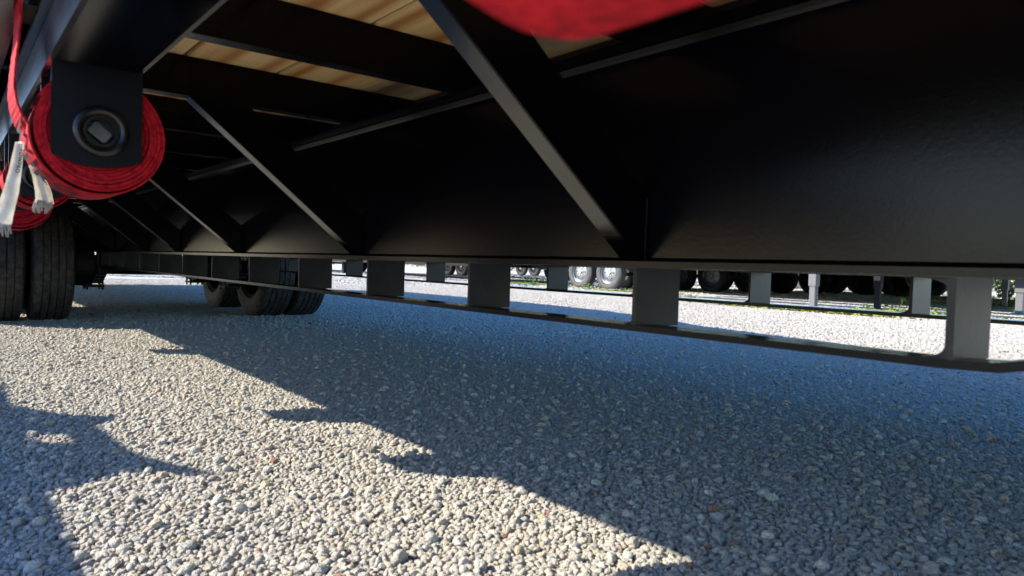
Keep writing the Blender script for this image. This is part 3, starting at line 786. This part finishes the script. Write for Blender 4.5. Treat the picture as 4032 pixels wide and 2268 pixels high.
ords = ['nearest', 'second nearest', 'third nearest', 'fourth nearest', 'fifth nearest', 'sixth nearest', 'seventh nearest', 'eighth nearest', 'ninth nearest', 'tenth nearest', 'eleventh nearest', 'twelfth nearest', 'thirteenth nearest']
bins = {}
for o, k, s_ in weeds:
    dd = [((o.location.x - m_[1][0]) ** 2 + (o.location.y - m_[1][1]) ** 2, m_[0]) for m_ in marks]; q = min(dd)
    bins.setdefault((k, q[1]), []).append((q[0], o, s_))
for (k, nm), L_ in bins.items():
    for i, (q, o, s_) in enumerate(sorted(L_, key=lambda a: a[0])):
        kind_ = 'tuft of long grass' if k == 'blade' else ('leafy weed')
        tag(o, f"{'small' if s_ < .85 else 'bushy' if s_ > 1.25 else 'green'} {kind_} in the gravel, {ords[i]} to {nm}", 'weed', 'grass tufts in the yard' if k == 'blade' else 'leafy weeds in the yard')
# ground-hugging moss: countless tiny leaves
bm = bmesh.new(); r = random.Random(5)
for (x, y, a, b, n) in [(-6.33, 8.37, .35, .07, 260), (-4.9, 8.2, .8, .10, 700), (-4.2, 8.1, .8, .12, 900), (-3.7, 8.6, .7, .13, 700), (-9.4, 8.5, .3, .06, 120), (-5.6, 8.15, .3, .05, 150),
                        (-3.6, 9.2, .8, .25, 700), (-9.4, 10.25, 1.2, .18, 500), (-13.2, 11.4, 2.0, .7, 1500), (-6.5, 18.3, 2.5, .9, 3000), (-5.3, 16.3, 1.2, .5, 900), (-4.5, 14.6, .8, .4, 700), (-9.2, 12.0, .8, .3, 300)]:
    for _ in range(n):
        px = x + r.gauss(0, a * .5); py = y + r.gauss(0, b * .6); s_ = r.uniform(.010, .026)
        c_ = Vector((px, py, r.uniform(.018, .042))); nn = Vector((r.gauss(0, .5), r.gauss(0, .5), 1)).normalized(); u_ = nn.orthogonal().normalized(); w_ = nn.cross(u_)
        bm.faces.new([bm.verts.new(c_ + u_ * math.cos(t) * s_ + w_ * math.sin(t) * s_) for t in (0, 1.57, 3.14, 4.71)])
tag(obj('ground_cover', bm, 'moss'), 'yellow green moss and clover spreading over the sunlit gravel', 'ground cover', kind='stuff')

# hedge plants behind the last trailers
hl = ['broad leaved shrub left of the others beyond the chained wheel', 'bushy yellow green shrub second from the left of the hedge', 'sunlit broad leaved shrub seen beside the first bright truss post',
      'shrub behind the slim grey post jack at the right edge', 'rightmost broad leaved shrub of the hedge']
for i, (x, y) in enumerate([(-10.2, 22.3), (-9.0, 21.9), (-7.7, 22.0), (-6.3, 21.3), (-5.0, 20.9)]):
    sh_ = empty('shrub', (x, y, 0), hl[i], 'shrub', 'broad leaved shrubs along the yard edge'); r = random.Random(40 + i)
    bm = bmesh.new(); bs = bmesh.new()
    for k in range(26):
        a = r.uniform(0, 6.28); L_ = r.uniform(.5, 1.1); tip = Vector((math.cos(a) * L_ * .65, math.sin(a) * L_ * .6, L_ * .95))
        b0 = Vector((math.cos(a) * .08, math.sin(a) * .08, 0)); cyl(bs, b0, tip, .011, 6, .004)
        for q in range(20):
            t = r.uniform(.05, 1); c_ = b0.lerp(tip, t) + Vector((r.gauss(0, .05), r.gauss(0, .05), r.gauss(0, .03))); s_ = r.uniform(.03, .07)
            nn = Vector((r.gauss(0, .7), r.gauss(0, .7) - .4, .8)).normalized(); u_ = nn.orthogonal().normalized(); w_ = nn.cross(u_)
            bm.faces.new([bm.verts.new(c_ + u_ * math.cos(t2) * s_ + w_ * math.sin(t2) * s_ * .45) for t2 in (0, .8, 2.3, 3.14, 3.95, 5.5)])
    obj('foliage', bm, 'leafy', sh_); obj('stem', bs, 'moss', sh_)
tr = empty('tree', (-8.75, 21.6, 0), 'pale slender tree trunk just right of the chained black wheel', 'tree')
bm = bmesh.new(); cyl(bm, (0, 0, -.05), (.02, 0, .5), .12, 14, .09); cyl(bm, (.02, 0, .5), (.15, .1, 3.4), .09, 14, .06)
for a, b in (((.1, .06, 2.2), (1.0, .3, 3.6)), ((.13, .08, 2.8), (-.9, -.4, 4.0)), ((.15, .1, 3.4), (.3, .8, 4.6)), ((.14, .1, 3.1), (.2, -1, 4.2))): cyl(bm, a, b, .045, 8, .015)
obj('trunk', bm, mat('pale_bark', (.36, .29, .25), .9, .1, var=(.22, .17, .14), vscale=14, bump=.5, bscale=30), tr)
bm = bmesh.new(); r = random.Random(77)
for k in range(2600):
    c_ = Vector((r.gauss(.1, .75), r.gauss(.1, .75), 4.1 + r.gauss(0, .5))); s_ = r.uniform(.05, .1)
    nn = Vector((r.gauss(0, 1), r.gauss(0, 1), .8)).normalized(); u_ = nn.orthogonal().normalized(); w_ = nn.cross(u_)
    bm.faces.new([bm.verts.new(c_ + u_ * s_), bm.verts.new(c_ + w_ * s_ * .5), bm.verts.new(c_ - u_ * s_), bm.verts.new(c_ - w_ * s_ * .5)])
obj('crown', bm, 'leafy', tr)

# distant hedge closing the yard: one mass of leaves
r = random.Random(11); n = 26000; verts = []; faces = []
for k in range(n):
    t = r.random(); x = 6 - 75 * t if k % 3 else -66 + r.gauss(0, .8); y = 34 + 6 * t + r.gauss(0, .8) if k % 3 else -12 + 52 * t; z = abs(r.gauss(0, 1)) * .9 * (1 + .5 * math.sin(x * .7) + .3 * math.sin(x * 1.9)) + r.random() * .9
    c_ = Vector((x, y, z)); s_ = r.uniform(.07, .16)
    nn = Vector((r.gauss(0, .8), r.gauss(0, .8) - .6, .7)).normalized(); u_ = nn.orthogonal().normalized() * s_; w_ = nn.cross(u_) * .6
    b = len(verts); verts += [c_ + u_, c_ + w_, c_ - u_, c_ - w_]; faces.append((b, b + 1, b + 2, b + 3))
me = bpy.data.meshes.new('far_hedge'); me.from_pydata([tuple(v_) for v_ in verts], [], faces); me.materials.append(M['leafy'])
o = bpy.data.objects.new('far_hedge', me); C.objects.link(o); tag(o, 'dense green hedge closing the far side of the gravel yard', 'hedge', kind='stuff')

# unseen box added under the deck to cut light on the strap roll
bm = bmesh.new(); box(bm, 1.6, 2.5, -.02, .68, .31, .69); tp('light_blocker', bm, 'dark', bevel=.012)
bm = bmesh.new(); bmesh.ops.create_uvsphere(bm, u_segments=16, v_segments=10, radius=.013, matrix=Matrix.Translation((-.88, .147, .742)) @ Matrix.Diagonal((1, 1, .7, 1)))  # chrome dome added for the white glare spot in the winch track
cyl(bm, (-.88, .147, .742), (-.88, .147, .77), .006, 10); tp('glare_dome', bm, 'chrome', smooth=True)
